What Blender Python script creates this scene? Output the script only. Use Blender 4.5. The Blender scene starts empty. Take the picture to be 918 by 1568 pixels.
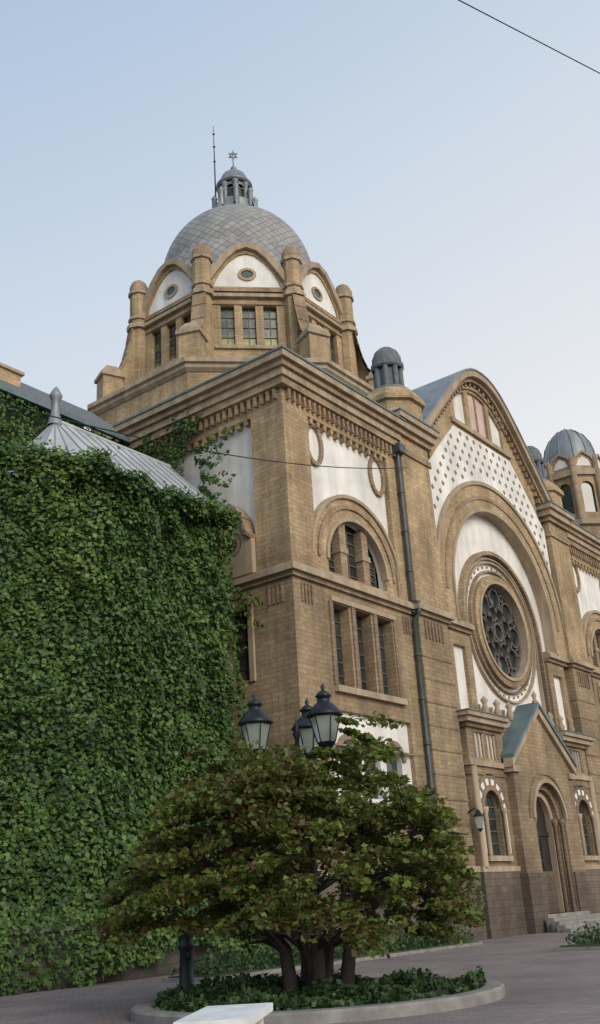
import bpy, math, random, bmesh
import numpy as np
from mathutils import Vector, Matrix
from mathutils.geometry import tessellate_polygon
random.seed(7); rng=np.random.default_rng(11)
S=bpy.context.scene
# ------------------------------------------------------------------ materials
def newmat(name):
    m=bpy.data.materials.new(name); m.use_nodes=True
    nt=m.node_tree; b=nt.nodes['Principled BSDF']; return m,nt,b
def N(nt,t,**k):
    n=nt.nodes.new(t)
    for a,v in k.items(): setattr(n,a,v)
    return n
def noise(nt,scale,detail=5,vec=None,rough=.6):
    n=N(nt,'ShaderNodeTexNoise'); n.inputs['Scale'].default_value=scale; n.inputs['Detail'].default_value=detail; n.inputs['Roughness'].default_value=rough
    if vec is not None: nt.links.new(vec,n.inputs['Vector'])
    return n.outputs['Fac']
def ramp(nt,fac,stops):
    r=N(nt,'ShaderNodeValToRGB'); e=r.color_ramp.elements
    while len(e)<len(stops): e.new(.5)
    for i,(p,c) in enumerate(stops): e[i].position=p; e[i].color=(*c,1) if len(c)==3 else c
    nt.links.new(fac,r.inputs[0]); return r.outputs[0]
def mix(nt,a,b,fac,mode='MIX'):
    m=N(nt,'ShaderNodeMix',data_type='RGBA',blend_type=mode)
    for s,v in ((m.inputs[0],fac),(m.inputs[6],a),(m.inputs[7],b)):
        if isinstance(v,(int,float)): s.default_value=v
        elif isinstance(v,tuple): s.default_value=(*v,1)
        else: nt.links.new(v,s)
    return m.outputs[2]
def pos(nt): return N(nt,'ShaderNodeNewGeometry').outputs['Position']
def mapping(nt,vec,scale=(1,1,1),rot=(0,0,0)):
    m=N(nt,'ShaderNodeMapping'); m.inputs['Scale'].default_value=scale; m.inputs['Rotation'].default_value=rot
    nt.links.new(vec,m.inputs['Vector']); return m.outputs[0]
def bump(nt,b,h,st=.3,dist=.03):
    n=N(nt,'ShaderNodeBump'); n.inputs['Strength'].default_value=st; n.inputs['Distance'].default_value=dist
    nt.links.new(h,n.inputs['Height']); nt.links.new(n.outputs[0],b.inputs['Normal'])
def math_(nt,op,a,b=0.0):
    m=N(nt,'ShaderNodeMath',operation=op)
    for i,v in enumerate((a,b)):
        if isinstance(v,(int,float)): m.inputs[i].default_value=v
        else: nt.links.new(v,m.inputs[i])
    return m.outputs[0]
def wallvec(nt):
    s=N(nt,'ShaderNodeSeparateXYZ'); nt.links.new(pos(nt),s.inputs[0])
    h=math_(nt,'SUBTRACT',s.outputs[0],math_(nt,'MULTIPLY',s.outputs[1],.83))
    c=N(nt,'ShaderNodeCombineXYZ'); nt.links.new(h,c.inputs[0]); nt.links.new(s.outputs[2],c.inputs[1]); return c.outputs[0],s.outputs[2]
def brickmat(name,c1,c2,mort,grime=.55,bw=.56,rh=.19):
    m,nt,b=newmat(name); v,z=wallvec(nt)
    t=N(nt,'ShaderNodeTexBrick'); nt.links.new(v,t.inputs['Vector'])
    t.inputs['Scale'].default_value=1; t.inputs['Brick Width'].default_value=bw; t.inputs['Row Height'].default_value=rh; t.inputs['Mortar Size'].default_value=.02; t.inputs['Mortar Smooth'].default_value=.3
    t.inputs['Color1'].default_value=(*c1,1); t.inputs['Color2'].default_value=(*c2,1); t.inputs['Mortar'].default_value=(*mort,1); t.inputs['Bias'].default_value=-.1
    p=pos(nt)
    big=ramp(nt,noise(nt,.35,6,p),[(.3,(grime,grime*.98,grime*.96)),(.7,(1.08,1.06,1.03))])
    st=ramp(nt,noise(nt,1,5,mapping(nt,p,(1.3,1.3,.12))),[(.35,(.66,.66,.66)),(.62,(1.05,1.05,1.05))])
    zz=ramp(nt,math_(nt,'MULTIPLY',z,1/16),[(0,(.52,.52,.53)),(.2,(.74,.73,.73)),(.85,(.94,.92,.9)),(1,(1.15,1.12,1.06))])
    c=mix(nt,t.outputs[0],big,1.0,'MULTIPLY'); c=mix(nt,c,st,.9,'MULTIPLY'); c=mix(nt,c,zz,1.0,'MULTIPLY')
    f=ramp(nt,noise(nt,7,4,p),[(.3,(.72,.72,.72)),(.7,(1.18,1.18,1.18))]); c=mix(nt,c,f,.8,'MULTIPLY')
    nt.links.new(c,b.inputs['Base Color']); b.inputs['Roughness'].default_value=.9
    bump(nt,b,t.outputs['Fac'],-.5,.03); return m
def simple(name,c,c2=None,ns=2.,rough=.8,metal=0,bst=.15,nz2=20.,streak=False):
    m,nt,b=newmat(name); p=pos(nt); c2=c2 or tuple(x*.7 for x in c)
    f=noise(nt,ns,6,mapping(nt,p,(1.5,1.5,.15)) if streak else p)
    col=ramp(nt,f,[(.3,c2),(.68,c)])
    if streak: col=mix(nt,col,ramp(nt,noise(nt,.6,6,p),[(.35,(.8,.79,.78)),(.6,(1.03,1.03,1.02))]),.8,'MULTIPLY')
    nt.links.new(col,b.inputs['Base Color']); b.inputs['Roughness'].default_value=rough; b.inputs['Metallic'].default_value=metal
    bump(nt,b,noise(nt,nz2,4,p),bst,.02); return m
M={}
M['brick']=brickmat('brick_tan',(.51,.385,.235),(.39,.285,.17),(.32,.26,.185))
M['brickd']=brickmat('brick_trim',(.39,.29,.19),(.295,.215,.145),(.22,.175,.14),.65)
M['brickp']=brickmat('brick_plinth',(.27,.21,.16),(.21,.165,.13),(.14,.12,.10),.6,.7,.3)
M['stone']=simple('stone_moulding',(.45,.355,.245),(.27,.21,.15),1.5,.9,streak=True)
M['white']=simple('plaster_white',(.86,.84,.80),(.60,.58,.545),.7,.9,bst=.08,streak=True)
M['pink']=simple('plaster_pink',(.60,.45,.39),(.48,.35,.30),1,.9)
M['cross']=simple('brick_cross',(.28,.21,.15),None,3,.9)
M['zinc']=simple('zinc_roof',(.28,.31,.32),(.16,.185,.20),.8,.5,.3,.1,streak=True)
M['metal']=simple('pale_sheet_metal',(.52,.54,.55),(.38,.40,.42),.8,.5,.15,.05,streak=True)
M['seam']=simple('roof_seam',(.30,.32,.33),None,2,.5,.2)
M['copper']=simple('copper_patina',(.15,.22,.235),(.09,.13,.14),1.5,.6,.2,.1)
M['slate']=simple('slate',(.15,.16,.17),(.08,.09,.1),4,.7)
M['iron']=simple('dark_iron',(.022,.03,.035),(.012,.015,.018),3,.45,.5)
M['pipe']=simple('downpipe_paint',(.09,.12,.12),(.06,.075,.08),3,.5,.3)
M['frame']=simple('window_frame',(.13,.10,.075),None,3,.6)
M['tracery']=simple('tracery_stone',(.14,.12,.105),(.07,.06,.055),3,.8)
M['door']=simple('door_wood',(.03,.022,.017),(.015,.012,.01),4,.5)
M['kerb']=simple('kerb_stone',(.28,.265,.245),(.15,.14,.13),2,.9)
M['bench']=simple('bench_stone',(.80,.80,.79),(.62,.62,.61),3,.6)
M['soil']=simple('soil',(.06,.045,.03),(.03,.022,.016),3,1,bst=.6)
M['bark']=simple('bark',(.05,.04,.034),(.02,.017,.014),4,.95,bst=.6,nz2=30)
M['rubble']=brickmat('rubble_stone',(.24,.21,.17),(.15,.13,.11),(.12,.11,.09),.5,.7,.3)
m,nt,b=newmat('window_glass'); p=pos(nt)
col=ramp(nt,noise(nt,.9,2,p),[(.35,(.015,.022,.022)),(.6,(.04,.06,.055)),(.8,(.08,.09,.06))])
nt.links.new(col,b.inputs['Base Color']); b.inputs['Roughness'].default_value=.1; b.inputs['IOR'].default_value=1.7; bump(nt,b,noise(nt,1.3,2,p),.15,.05); M['glass']=m
m,nt,b=newmat('stained_glass'); v,z=wallvec(nt)
t=N(nt,'ShaderNodeTexVoronoi'); t.inputs['Scale'].default_value=3.5; nt.links.new(v,t.inputs['Vector'])
s=N(nt,'ShaderNodeSeparateColor'); nt.links.new(t.outputs['Color'],s.inputs[0])
col=ramp(nt,s.outputs[0],[(.2,(.02,.035,.03)),(.6,(.05,.075,.06)),(.92,(.12,.14,.07))])
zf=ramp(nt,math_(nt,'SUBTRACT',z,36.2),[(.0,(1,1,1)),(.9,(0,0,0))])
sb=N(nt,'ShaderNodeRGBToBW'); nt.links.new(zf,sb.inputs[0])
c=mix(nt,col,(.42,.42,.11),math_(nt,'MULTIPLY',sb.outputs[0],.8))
nt.links.new(c,b.inputs['Base Color']); b.inputs['Roughness'].default_value=.2; M['stain']=m
m,nt,b=newmat('lantern_glass'); b.inputs['Base Color'].default_value=(.5,.56,.52,1); b.inputs['Roughness'].default_value=.3; b.inputs['Transmission Weight'].default_value=.6; M['lglass']=m
m,nt,b=newmat('dome_slates'); uv=N(nt,'ShaderNodeUVMap')
t=N(nt,'ShaderNodeTexBrick'); nt.links.new(mapping(nt,uv.outputs[0],(1,1,1),(0,0,math.radians(45))),t.inputs['Vector'])
t.offset=0; t.inputs['Scale'].default_value=1; t.inputs['Brick Width'].default_value=.42; t.inputs['Row Height'].default_value=.42; t.inputs['Mortar Size'].default_value=.024
t.inputs['Color1'].default_value=(.35,.34,.32,1); t.inputs['Color2'].default_value=(.25,.245,.235,1); t.inputs['Mortar'].default_value=(.13,.13,.13,1)
c=mix(nt,t.outputs[0],ramp(nt,noise(nt,.5,5,pos(nt)),[(.3,(.75,.77,.8)),(.7,(1.1,1.08,1.05))]),1.,'MULTIPLY')
nt.links.new(c,b.inputs['Base Color']); b.inputs['Roughness'].default_value=.6; bump(nt,b,t.outputs['Fac'],-.5,.04); M['dome']=m
def leafmat(name,stops,posscale,trans=.25,rough=.55,posmix=.5):
    m,nt,b=newmat(name); g=N(nt,'ShaderNodeNewGeometry')
    f=math_(nt,'ADD',math_(nt,'MULTIPLY',g.outputs['Random Per Island'],1-posmix),math_(nt,'MULTIPLY',noise(nt,posscale,4,g.outputs['Position']),posmix))
    col=ramp(nt,f,stops); nt.links.new(col,b.inputs['Base Color']); b.inputs['Roughness'].default_value=rough
    tr=N(nt,'ShaderNodeBsdfTranslucent'); nt.links.new(col,tr.inputs[0]); mx=N(nt,'ShaderNodeMixShader'); mx.inputs[0].default_value=trans
    nt.links.new(b.outputs[0],mx.inputs[1]); nt.links.new(tr.outputs[0],mx.inputs[2]); nt.links.new(mx.outputs[0],nt.nodes['Material Output'].inputs[0]); return m
M['ivy']=leafmat('ivy_leaves',[(.22,(.02,.045,.014)),(.4,(.04,.095,.018)),(.55,(.075,.155,.027)),(.78,(.17,.24,.045))],.3,posmix=.65)
M['ivyb']=simple('ivy_base',(.02,.045,.012),(.01,.02,.006),2.5,.9,bst=1,nz2=8)
M['maple']=leafmat('maple_leaves',[(.22,(.085,.035,.02)),(.38,(.13,.085,.028)),(.48,(.10,.14,.026)),(.68,(.17,.23,.04)),(.85,(.34,.20,.045))],.42,.35,posmix=.65)
M['plant']=leafmat('bedding_leaves',[(.2,(.02,.045,.015)),(.6,(.05,.11,.03)),(.9,(.10,.17,.05))],1.)
# ------------------------------------------------------------------ mesh builder
class Part:
    def __init__(s,name,parent=None): s.n=name; s.p=parent; s.v=[]; s.f=[]; s.m=[]; s.sm=[]; s.mats=[]
    def add(s,vs,fs,mat,smooth=False):
        if mat not in s.mats: s.mats.append(mat)
        k=s.mats.index(mat); o=len(s.v); s.v+= [tuple(x) for x in vs]
        for f in fs: s.f.append(tuple(i+o for i in f)); s.m.append(k); s.sm.append(smooth)
    def build(s,fix=True):
        me=bpy.data.meshes.new(s.n); me.from_pydata(s.v,[],s.f)
        for k in s.mats: me.materials.append(M[k])
        me.polygons.foreach_set('material_index',s.m); me.polygons.foreach_set('use_smooth',s.sm)
        if fix:
            bm=bmesh.new(); bm.from_mesh(me); bmesh.ops.recalc_face_normals(bm,faces=bm.faces); bm.to_mesh(me); bm.free()
        ob=bpy.data.objects.new(s.n,me); S.collection.objects.link(ob)
        if s.p: ob.parent=s.p
        return ob
def empty(name):
    e=bpy.data.objects.new(name,None); S.collection.objects.link(e); return e
def box(P,m,x0,x1,y0,y1,z0,z1,T=None):
    vs=[(x,y,z) for z in (z0,z1) for y in (y0,y1) for x in (x0,x1)]
    if T: vs=[T(*v) for v in vs]
    P.add(vs,[(0,2,3,1),(4,5,7,6),(0,1,5,4),(2,6,7,3),(0,4,6,2),(1,3,7,5)],m)
def fbox(P,m,u0,u1,v0,v1,d0,d1,T): box(P,m,u0,u1,v0,v1,d0,d1,T)
def plate(P,m,outer,holes,d0,d1,T):
    loops=[outer]+list(holes); pts=[q for l in loops for q in l]
    tris=tessellate_polygon([[Vector((a,b,0)) for a,b in l] for l in loops])
    n=len(pts); vs=[T(a,b,d1) for a,b in pts]+[T(a,b,d0) for a,b in pts]
    fs=[tuple(t) for t in tris]; o=0
    for l in loops:
        k=len(l)
        for i in range(k): fs.append((o+i,o+(i+1)%k,n+o+(i+1)%k,n+o+i))
        o+=k
    P.add(vs,fs,m)
def arc(uc,vc,r,a0,a1,n=24,ry=None):
    ry=ry or r; return [(uc+r*math.cos(math.radians(a0+(a1-a0)*i/n)),vc+ry*math.sin(math.radians(a0+(a1-a0)*i/n))) for i in range(n+1)]
def rect(a,b,c,d): return [(a,c),(b,c),(b,d),(a,d)]
def arch(uc,v0,vs,r,n=24): return [(uc-r,v0),(uc+r,v0)]+arc(uc,vs,r,0,180,n)
def circ(uc,vc,r,n=40,ry=None): return arc(uc,vc,r,0,360,n,ry)[:-1]
def ring(P,m,uc,vc,r0,r1,d0,d1,T,a0=None,a1=None,n=48):
    if a0 is None: plate(P,m,circ(uc,vc,r1,n),[circ(uc,vc,r0,n)],d0,d1,T)
    else: plate(P,m,arc(uc,vc,r1,a0,a1,n)+arc(uc,vc,r0,a1,a0,n),[],d0,d1,T)
def lathe(P,m,cx,cy,prof,n=32,smooth=True,a0=0):
    vs=[];fs=[]
    for r,z in prof:
        for i in range(n):
            a=a0+2*math.pi*i/n; vs.append((cx+r*math.cos(a),cy+r*math.sin(a),z))
    for j in range(len(prof)-1):
        for i in range(n): fs.append((j*n+i,j*n+(i+1)%n,(j+1)*n+(i+1)%n,(j+1)*n+i))
    if prof[-1][0]>1e-4: fs.append(tuple((len(prof)-1)*n+i for i in range(n)))
    P.add(vs,fs,m,smooth)
def tube(P,m,pts,rad,n=8):
    pts=[Vector(p) for p in pts]; vs=[];fs=[]
    for i,p in enumerate(pts):
        d=(pts[min(i+1,len(pts)-1)]-pts[max(i-1,0)]).normalized()
        a=d.orthogonal().normalized() if abs(d.z)<.9 else Vector((1,0,0)); a=(a-d*a.dot(d)).normalized(); b=d.cross(a)
        r=rad[i] if isinstance(rad,(list,tuple)) else rad
        for k in range(n): t=2*math.pi*k/n; vs.append(p+(a*math.cos(t)+b*math.sin(t))*r)
    for i in range(len(pts)-1):
        for k in range(n): fs.append((i*n+k,i*n+(k+1)%n,(i+1)*n+(k+1)%n,(i+1)*n+k))
    P.add(vs,fs,m,True)
def leaves(name,mat,C_,Nn,size,parent=None):
    n=len(C_); Nn=Nn/np.linalg.norm(Nn,axis=1)[:,None]
    r=rng.normal(size=(n,3)); A=np.cross(Nn,r); A/=np.linalg.norm(A,axis=1)[:,None]; B=np.cross(Nn,A)
    sz=(size*(.6+.8*rng.random(n)))[:,None]
    v=np.stack([C_-A*sz*.6, C_+B*sz*.42+Nn*sz*.12, C_+A*sz*.6, C_-B*sz*.42+Nn*sz*.12],1).reshape(-1,3)
    me=bpy.data.meshes.new(name); me.vertices.add(4*n); me.vertices.foreach_set('co',v.ravel().astype(np.float32))
    me.loops.add(4*n); me.loops.foreach_set('vertex_index',np.arange(4*n,dtype=np.int32))
    me.polygons.add(n); me.polygons.foreach_set('loop_start',np.arange(0,4*n,4,dtype=np.int32)); me.polygons.foreach_set('loop_total',np.full(n,4,dtype=np.int32))
    me.update(); me.validate(); me.materials.append(M[mat])
    ob=bpy.data.objects.new(name,me); S.collection.objects.link(ob)
    if parent: ob.parent=parent
    return ob
VG=rng.random((64,64))
def vnoise(x,y):
    xi=np.floor(x).astype(int); yi=np.floor(y).astype(int); fx=x-xi; fy=y-yi; fx=fx*fx*(3-2*fx); fy=fy*fy*(3-2*fy)
    g=lambda a,b:VG[a%64,b%64]
    return (g(xi,yi)*(1-fx)+g(xi+1,yi)*fx)*(1-fy)+(g(xi,yi+1)*(1-fx)+g(xi+1,yi+1)*fx)*fy
# ------------------------------------------------------------------ SYNAGOGUE
syn=empty('synagogue'); CX=18.8
TF=lambda u,v,d:(u,-d,v)
TM=lambda u,v,d:(2*CX-u,-d,v)
TS=lambda u,v,d:(-d,u,v)
def windowgrid(P,u0,u1,v0,v1,d,T,nu=2,nv=5,w=.035):
    for i in range(nu+1):
        u=u0+(u1-u0)*i/nu; fbox(P,'frame',u-w,u+w,v0,v1,d,d+.06,T)
    for j in range(nv+1):
        v=v0+(v1-v0)*j/nv; fbox(P,'frame',u0,u1,v-w*.8,v+w*.8,d+.004,d+.05,T)
def corbels(P,T):
    for i in range(24):
        u=.3+i*.36
        fbox(P,'brickd',u-.065,u+.065,21.95,22.45,-.1,.2,T)
        ring(P,'brickd',u+.18,22.28,.11,.185,.0,.15,T,0,180,6)
def bay(P,T):
    up=rect(1.75,7.95,14.6,21.7)
    wins=[(2.6,3.75),(4.25,5.4),(5.9,7.05)]
    plate(P,'brick',rect(.008,8.9,0,22.6),[up,rect(1.9,7.8,5.4,8.9)]+[rect(a,b,9.9,13.35) for a,b in wins],-.9,0,T)
    plate(P,'white',rect(1.6,8.1,14.5,21.9),[arch(4.85,14.7,15.3,2.2)],-.5,-.28,T)
    plate(P,'white',rect(1.8,7.9,5.3,9.0),[arch(c,5.6,7.2,.6,12) for c in (3.2,4.85,6.5)],-.5,-.2,T)
    for c in (3.2,4.85,6.5): plate(P,'glass',arch(c,5.5,7.2,.65,12),[],-.7,-.45,T); ring(P,'brickd',c,7.2,.62,.85,-.2,-.1,T,0,180,12)
    plate(P,'brick',[(1.6,14.6)]+[(8.1,14.6)]+arc(4.85,15.3,3.25,0,180,32),[arch(4.85,14.75,15.3,2.2,28)],-.28,-.08,T)
    ring(P,'stone',4.85,15.3,3.25,3.42,-.28,.03,T,0,180,32)
    ring(P,'brickd',4.85,15.3,2.75,2.95,-.08,.0,T,0,180,32)
    ring(P,'stone',4.85,15.3,2.18,2.36,-.3,.02,T,0,180,32)
    plate(P,'glass',arch(4.85,14.6,15.3,2.25,24),[],-.9,-.62,T)
    for c in (4.0,5.7):
        fbox(P,'brickd',c-.24,c+.24,14.6,17.3,-.6,-.2,T); fbox(P,'stone',c-.3,c+.3,15.9,16.15,-.6,-.15,T)
    for a,b in ((2.8,3.76),(4.24,5.46),(5.94,6.9)): windowgrid(P,a,b,14.62,17.2 if a==4.24 else 16.2,-.61,T,2,5)
    for a,b in wins:
        fbox(P,'glass',a-.1,b+.1,9.8,13.45,-.8,-.55,T); windowgrid(P,a,b,9.9,13.35,-.545,T,2,6)
    fbox(P,'stone',2.3,7.4,9.6,9.86,-.1,.22,T); fbox(P,'stone',2.4,7.3,13.4,13.62,-.1,.1,T)
    for u in (2.42,4.0,5.65,7.23): fbox(P,'brickd',u-.12,u+.12,9.9,13.4,-.1,.07,T)
    for u in (2.35,7.3):
        plate(P,'brickd',circ(u,20.6,.66,20,1.05),[circ(u,20.6,.46,20,.85)],-.28,-.14,T)
    corbels(P,T)
    for i in range(12):
        u=2.05+i*.5; fbox(P,'brick',u-.09,u+.09,21.42,21.7,-.28,-.01,T)
    for u in (.9,8.4):
        for k in range(4): fbox(P,'brickd',u-.42+k*.22,u-.36+k*.22+.04,13.0,13.8,0,.07,T)
    fbox(P,'stone',-.12,8.9,2.7,2.95,-.1,.14,T)
    fbox(P,'brickp',-.1,8.9,0,2.7,-.1,.1,T)
    for k in range(4): fbox(P,'brickd',0.02,8.9,3.6+k*1.3,3.68+k*1.3,-.1,.03,T)
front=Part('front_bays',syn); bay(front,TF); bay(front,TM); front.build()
sd=Part('side_wall',syn)
plate(sd,'brick',rect(.003,9,0,22.6),[rect(1.8,7.3,15,21.6),rect(2.35,3.45,10.2,13.1)],-.9,0,TS)
fbox(sd,'white',1.7,7.4,14.9,21.8,-.6,-.3,TS); fbox(sd,'glass',2.2,3.6,10,13.3,-.8,-.4,TS)
windowgrid(sd,2.35,3.45,10.2,13.1,-.395,TS,2,5)
ring(sd,'stone',2.9,13.1,.55,.8,-.02,.1,TS,0,180,14); fbox(sd,'stone',2.1,2.35,10.1,13.1,-.02,.1,TS); fbox(sd,'stone',3.45,3.7,10.1,13.1,-.02,.1,TS)
pg=[(1.85,14.5),(4.15,14.5),(4.15,16.0),(3.85,16.25),(3.7,16.9),(3.35,17.45),(3.0,17.7),(2.65,17.45),(2.3,16.9),(2.15,16.25),(1.85,16.0)]
plate(sd,'stone',pg,[circ(3.0,15.95,.62,24)],-.3,.25,TS); fbox(sd,'white',2.2,3.8,15.2,16.7,-.3,.12,TS)
ring(sd,'brickd',3,15.95,.32,.5,.1,.2,TS); plate(sd,'glass',circ(3,15.95,.32),[],.1,.15,TS)
for i in range(1,len(pg)-1):
    a,b=pg[i],pg[i+1]; n=(b[1]-a[1],-(b[0]-a[0])); L=math.hypot(*n); n=(n[0]/L*.14,n[1]/L*.14)
    plate(sd,'brickd',[a,b,(b[0]+n[0],b[1]+n[1]),(a[0]+n[0],a[1]+n[1])],[],-.25,.4,TS)
corbels(sd,TS)
for k in range(4): fbox(sd,'brickd',.5+k*.22,.6+k*.22,13.0,13.8,0,.07,TS)
for i in range(10):
    u=2.1+i*.5; fbox(sd,'brick',u-.09,u+.09,21.36,21.6,-.3,-.01,TS)
fbox(sd,'brickp',-.097,9,0,2.695,-.1,.103,TS)
sd.build()
co=Part('cornices',syn)
for mir in (0,1):
    def bx(m,x0,x1,y0,y1,z0,z1):
        if mir: x0,x1=2*CX-x1,2*CX-x0
        box(co,m,x0,x1,y0,y1,z0,z1)
    for z0,z1,d,m in ((22.45,22.8,.3,'brickd'),(22.8,23.15,.42,'stone'),(23.15,23.45,.56,'brickd'),(23.45,23.75,.74,'stone'),(23.75,23.84,.8,'copper')):
        bx(m,-d,8.9-.01*d,-d,9+d,z0,z1)
    for z0,z1,d,m in ((13.95,14.15,.14,'brickd'),(14.15,14.38,.3,'stone'),(14.38,14.5,.2,'stone')): bx(m,-d,8.9-.01*d,-d,9-d*.1,z0,z1)
    X0,X1=(-.7,8.9) if not mir else (2*CX-8.9,2*CX+.7)
    xm=(X0+X1)/2
    co.add([(X0,-.7,23.844),(X1,-.7,23.844),(X1,9.7,23.844),(X0,9.7,23.844),(xm,3.5,25.3),(xm,5.5,25.3)],[(0,1,4),(1,2,5,4),(2,3,5),(3,0,4,5)],'copper')
co.build()
pr=Part('gable_piers',syn)
for T,x0 in ((TF,8.9),(TM,8.9)):
    plate(pr,'brick',rect(8.9,11.55,0,24.0),[],-.9,.32,T)
    for z0,z1,d,m in ((22.2,22.5,.42,'brickd'),(23.2,23.5,.5,'brickd'),(23.5,23.9,.68,'stone'),(23.9,24.2,.85,'stone'),(24.2,24.28,.9,'copper'),
                      (13.95,14.15,.46,'brickd'),(14.15,14.38,.62,'stone'),(14.38,14.5,.52,'stone'),(2.7,2.95,.46,'stone')):
        fbox(pr,m,8.9-(d-.32),11.55+(d-.32),z0,z1,-.9,d,T)
    fbox(pr,'brickp',8.8,11.65,0,2.7,-.8,.42,T)
    for k in range(6): fbox(pr,'brickd',9.35+k*.3,9.45+k*.3,12.9,13.8,.3,.39,T)
    for k in range(9): fbox(pr,'brickd',8.88,11.57,3.6+k*1.05,3.68+k*1.05,-.5,.35,T)
    cx=T(10.25,0,0)[0]; cy=.75
    a8=math.pi/8
    lathe(pr,'brick',cx,cy,[(1.55,24.2),(1.55,25.3),(1.75,25.35),(1.75,25.6),(1.3,26.2)],8,False,a8)
    lathe(pr,'zinc',cx,cy,[(1.32,26.2),(.8,26.6)],8,False,a8)
    lathe(pr,'slate',cx,cy,[(.6,26.5),(.6,28.0)],12,False,a8)
    for k in range(8):
        a=a8+k*math.pi/4; lathe(pr,'slate',cx+.66*math.cos(a),cy+.66*math.sin(a),[(.15,26.55),(.15,27.8)],8)
    lathe(pr,'slate',cx,cy,[(.8,27.75),(.88,27.85),(.88,28.05),(.75,28.1)],16,False)
    lathe(pr,'slate',cx,cy,[(.8,28.1),(.78,28.45),(.64,28.8),(.38,29.05),(.0,29.15)],20)
pr.build()
prof_r=[(0,30.55),(.7,30.5),(1.4,30.3),(2.1,29.95),(2.9,29.35),(4,28.35),(5.2,27.1),(6.4,25.85),(7.4,24.8),(8.4,23.95)]
prof=[(CX-a,b) for a,b in reversed(prof_r)]+[(CX+a,b) for a,b in prof_r[1:]]
def inset(pl,o):
    out=[]
    for i,p_ in enumerate(pl):
        a=pl[max(i-1,0)]; b_=pl[min(i+1,len(pl)-1)]; dx,dy=b_[0]-a[0],b_[1]-a[1]; L=math.hypot(dx,dy); out.append((p_[0]+dy/L*o,p_[1]-dx/L*o))
    return out
gb=Part('gable_front',syn)
ZC=16.0; Z9=9.6
hole=[(14.3,Z9),(23.3,Z9),(23.3,14.3),(24.6,14.3)]+arc(CX,ZC,5.8,0,180,40)+[(13.0,14.3),(14.3,14.3)]
gw=[p_ for p_ in inset(prof,.1) if 11.55<p_[0]<26.05]
ph=[]
for (a,b_) in ((15.9,17.3),(17.75,19.85),(20.3,21.7)):
    def tz(u): return 29.35-.13*(u-CX)**2*1.15
    n=8; ph.append([(a,26.75),(b_,26.75)]+[(b_+(a-b_)*i/n,tz(b_+(a-b_)*i/n)) for i in range(n+1)])
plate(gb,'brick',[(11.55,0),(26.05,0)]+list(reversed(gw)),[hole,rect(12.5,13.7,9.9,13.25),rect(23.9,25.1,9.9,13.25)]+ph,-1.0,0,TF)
fbox(gb,'white',12.4,13.8,9.8,13.4,-.5,-.2,TF); fbox(gb,'white',23.8,25.2,9.8,13.4,-.5,-.2,TF)
fbox(gb,'white',15.7,17.5,26.5,29.2,-.5,-.16,TF); fbox(gb,'white',20.1,21.9,26.5,29.2,-.5,-.16,TF); fbox(gb,'pink',17.6,20.0,26.5,29.5,-.5,-.14,TF)
fbox(gb,'brickd',18.72,18.88,26.7,29.3,-.2,-.08,TF)
fbox(gb,'stone',15.2,22.4,26.35,26.62,-.1,.16,TF)
gpl=[(u,tz(u)+.35) for u in np.linspace(15.4,22.2,20)]
plate(gb,'stone',gpl+[(u,z-.16) for u,z in reversed(gpl)],[],-.1,.12,TF)
sp=[(11.8,18.4),(11.8,22.55),(13.3,24.1),(15.4,26.15),(22.2,26.15),(24.3,24.1),(25.8,22.55),(25.8,18.4)]+arc(CX,ZC,7.42,18.9,161.1,40)
plate(gb,'white',sp,[],-.1,.06,TF)
def inside(u,v):
    if math.hypot(u-CX,v-ZC)<7.75 or v>25.9 or v<18.6: return False
    w=7.0 if v<22.55 else 7.0-(v-22.55)*.985
    return abs(u-CX)<w-.25
for j in range(14):
    for i in range(-12,13):
        u=CX+i*.78+(.39 if j%2 else 0); v=18.7+j*.55
        if inside(u,v):
            fbox(gb,'cross',u-.13,u+.13,v-.05,v+.05,.05,.085,TF); fbox(gb,'cross',u-.05,u+.05,v-.13,v+.13,.05,.088,TF)
A=dict(T=TF,a0=0,a1=180,n=56)
ring(gb,'brick',CX,ZC,5.8,7.25,-.9,.14,**A); ring(gb,'stone',CX,ZC,7.2,7.42,-.1,.24,**A); ring(gb,'brickd',CX,ZC,6.35,6.55,.1,.2,**A); ring(gb,'stone',CX,ZC,5.66,5.86,-.9,.2,**A)
for s_ in (-1,1):
    for r0,r1,d,m in ((5.8,7.25,.14,'brick'),(5.66,5.84,.2,'stone')):
        a,b_=sorted((CX+s_*r0,CX+s_*r1)); fbox(gb,m,a,b_,14.4,16,-.9,d,TF)
    for z0,z1,d,m in ((13.95,14.15,.14,'brickd'),(14.15,14.38,.3,'stone'),(14.38,14.5,.2,'stone')):
        a,b_=sorted((CX+s_*4.42,CX+s_*7.24)); fbox(gb,m,a,b_,z0,z1,-.9,d,TF)
plate(gb,'white',[(13.,Z9-.4),(24.6,Z9-.4),(24.6,16)]+arc(CX,16,5.8,5,175,36)+[(13,16)],[circ(CX,15,2.8,48)],-.75,-.5,TF)
ZR=15.0
def stilt(r0,r1,d,m):
    plate(gb,m,[(CX+r1,Z9-.3)]+arc(CX,ZR,r1,0,180,48)+[(CX-r1,Z9-.3),(CX-r0,Z9-.3)]+arc(CX,ZR,r0,180,0,48)+[(CX+r0,Z9-.3)],[],-.5,d,TF)
stilt(4.24,4.46,-.14,'brickd'); stilt(4.02,4.1,-.3,'stone')
ring(gb,'stone',CX,ZR,3.8,3.9,-.5,-.3,TF); ring(gb,'brickd',CX,ZR,3.3,3.42,-.5,-.3,TF)
for k in range(40):
    a=k*2*math.pi/40; u=CX+3.6*math.cos(a); v=ZR+3.6*math.sin(a)
    plate(gb,'cross',circ(u,v,.07,6),[],-.5,-.44,TF)
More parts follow.
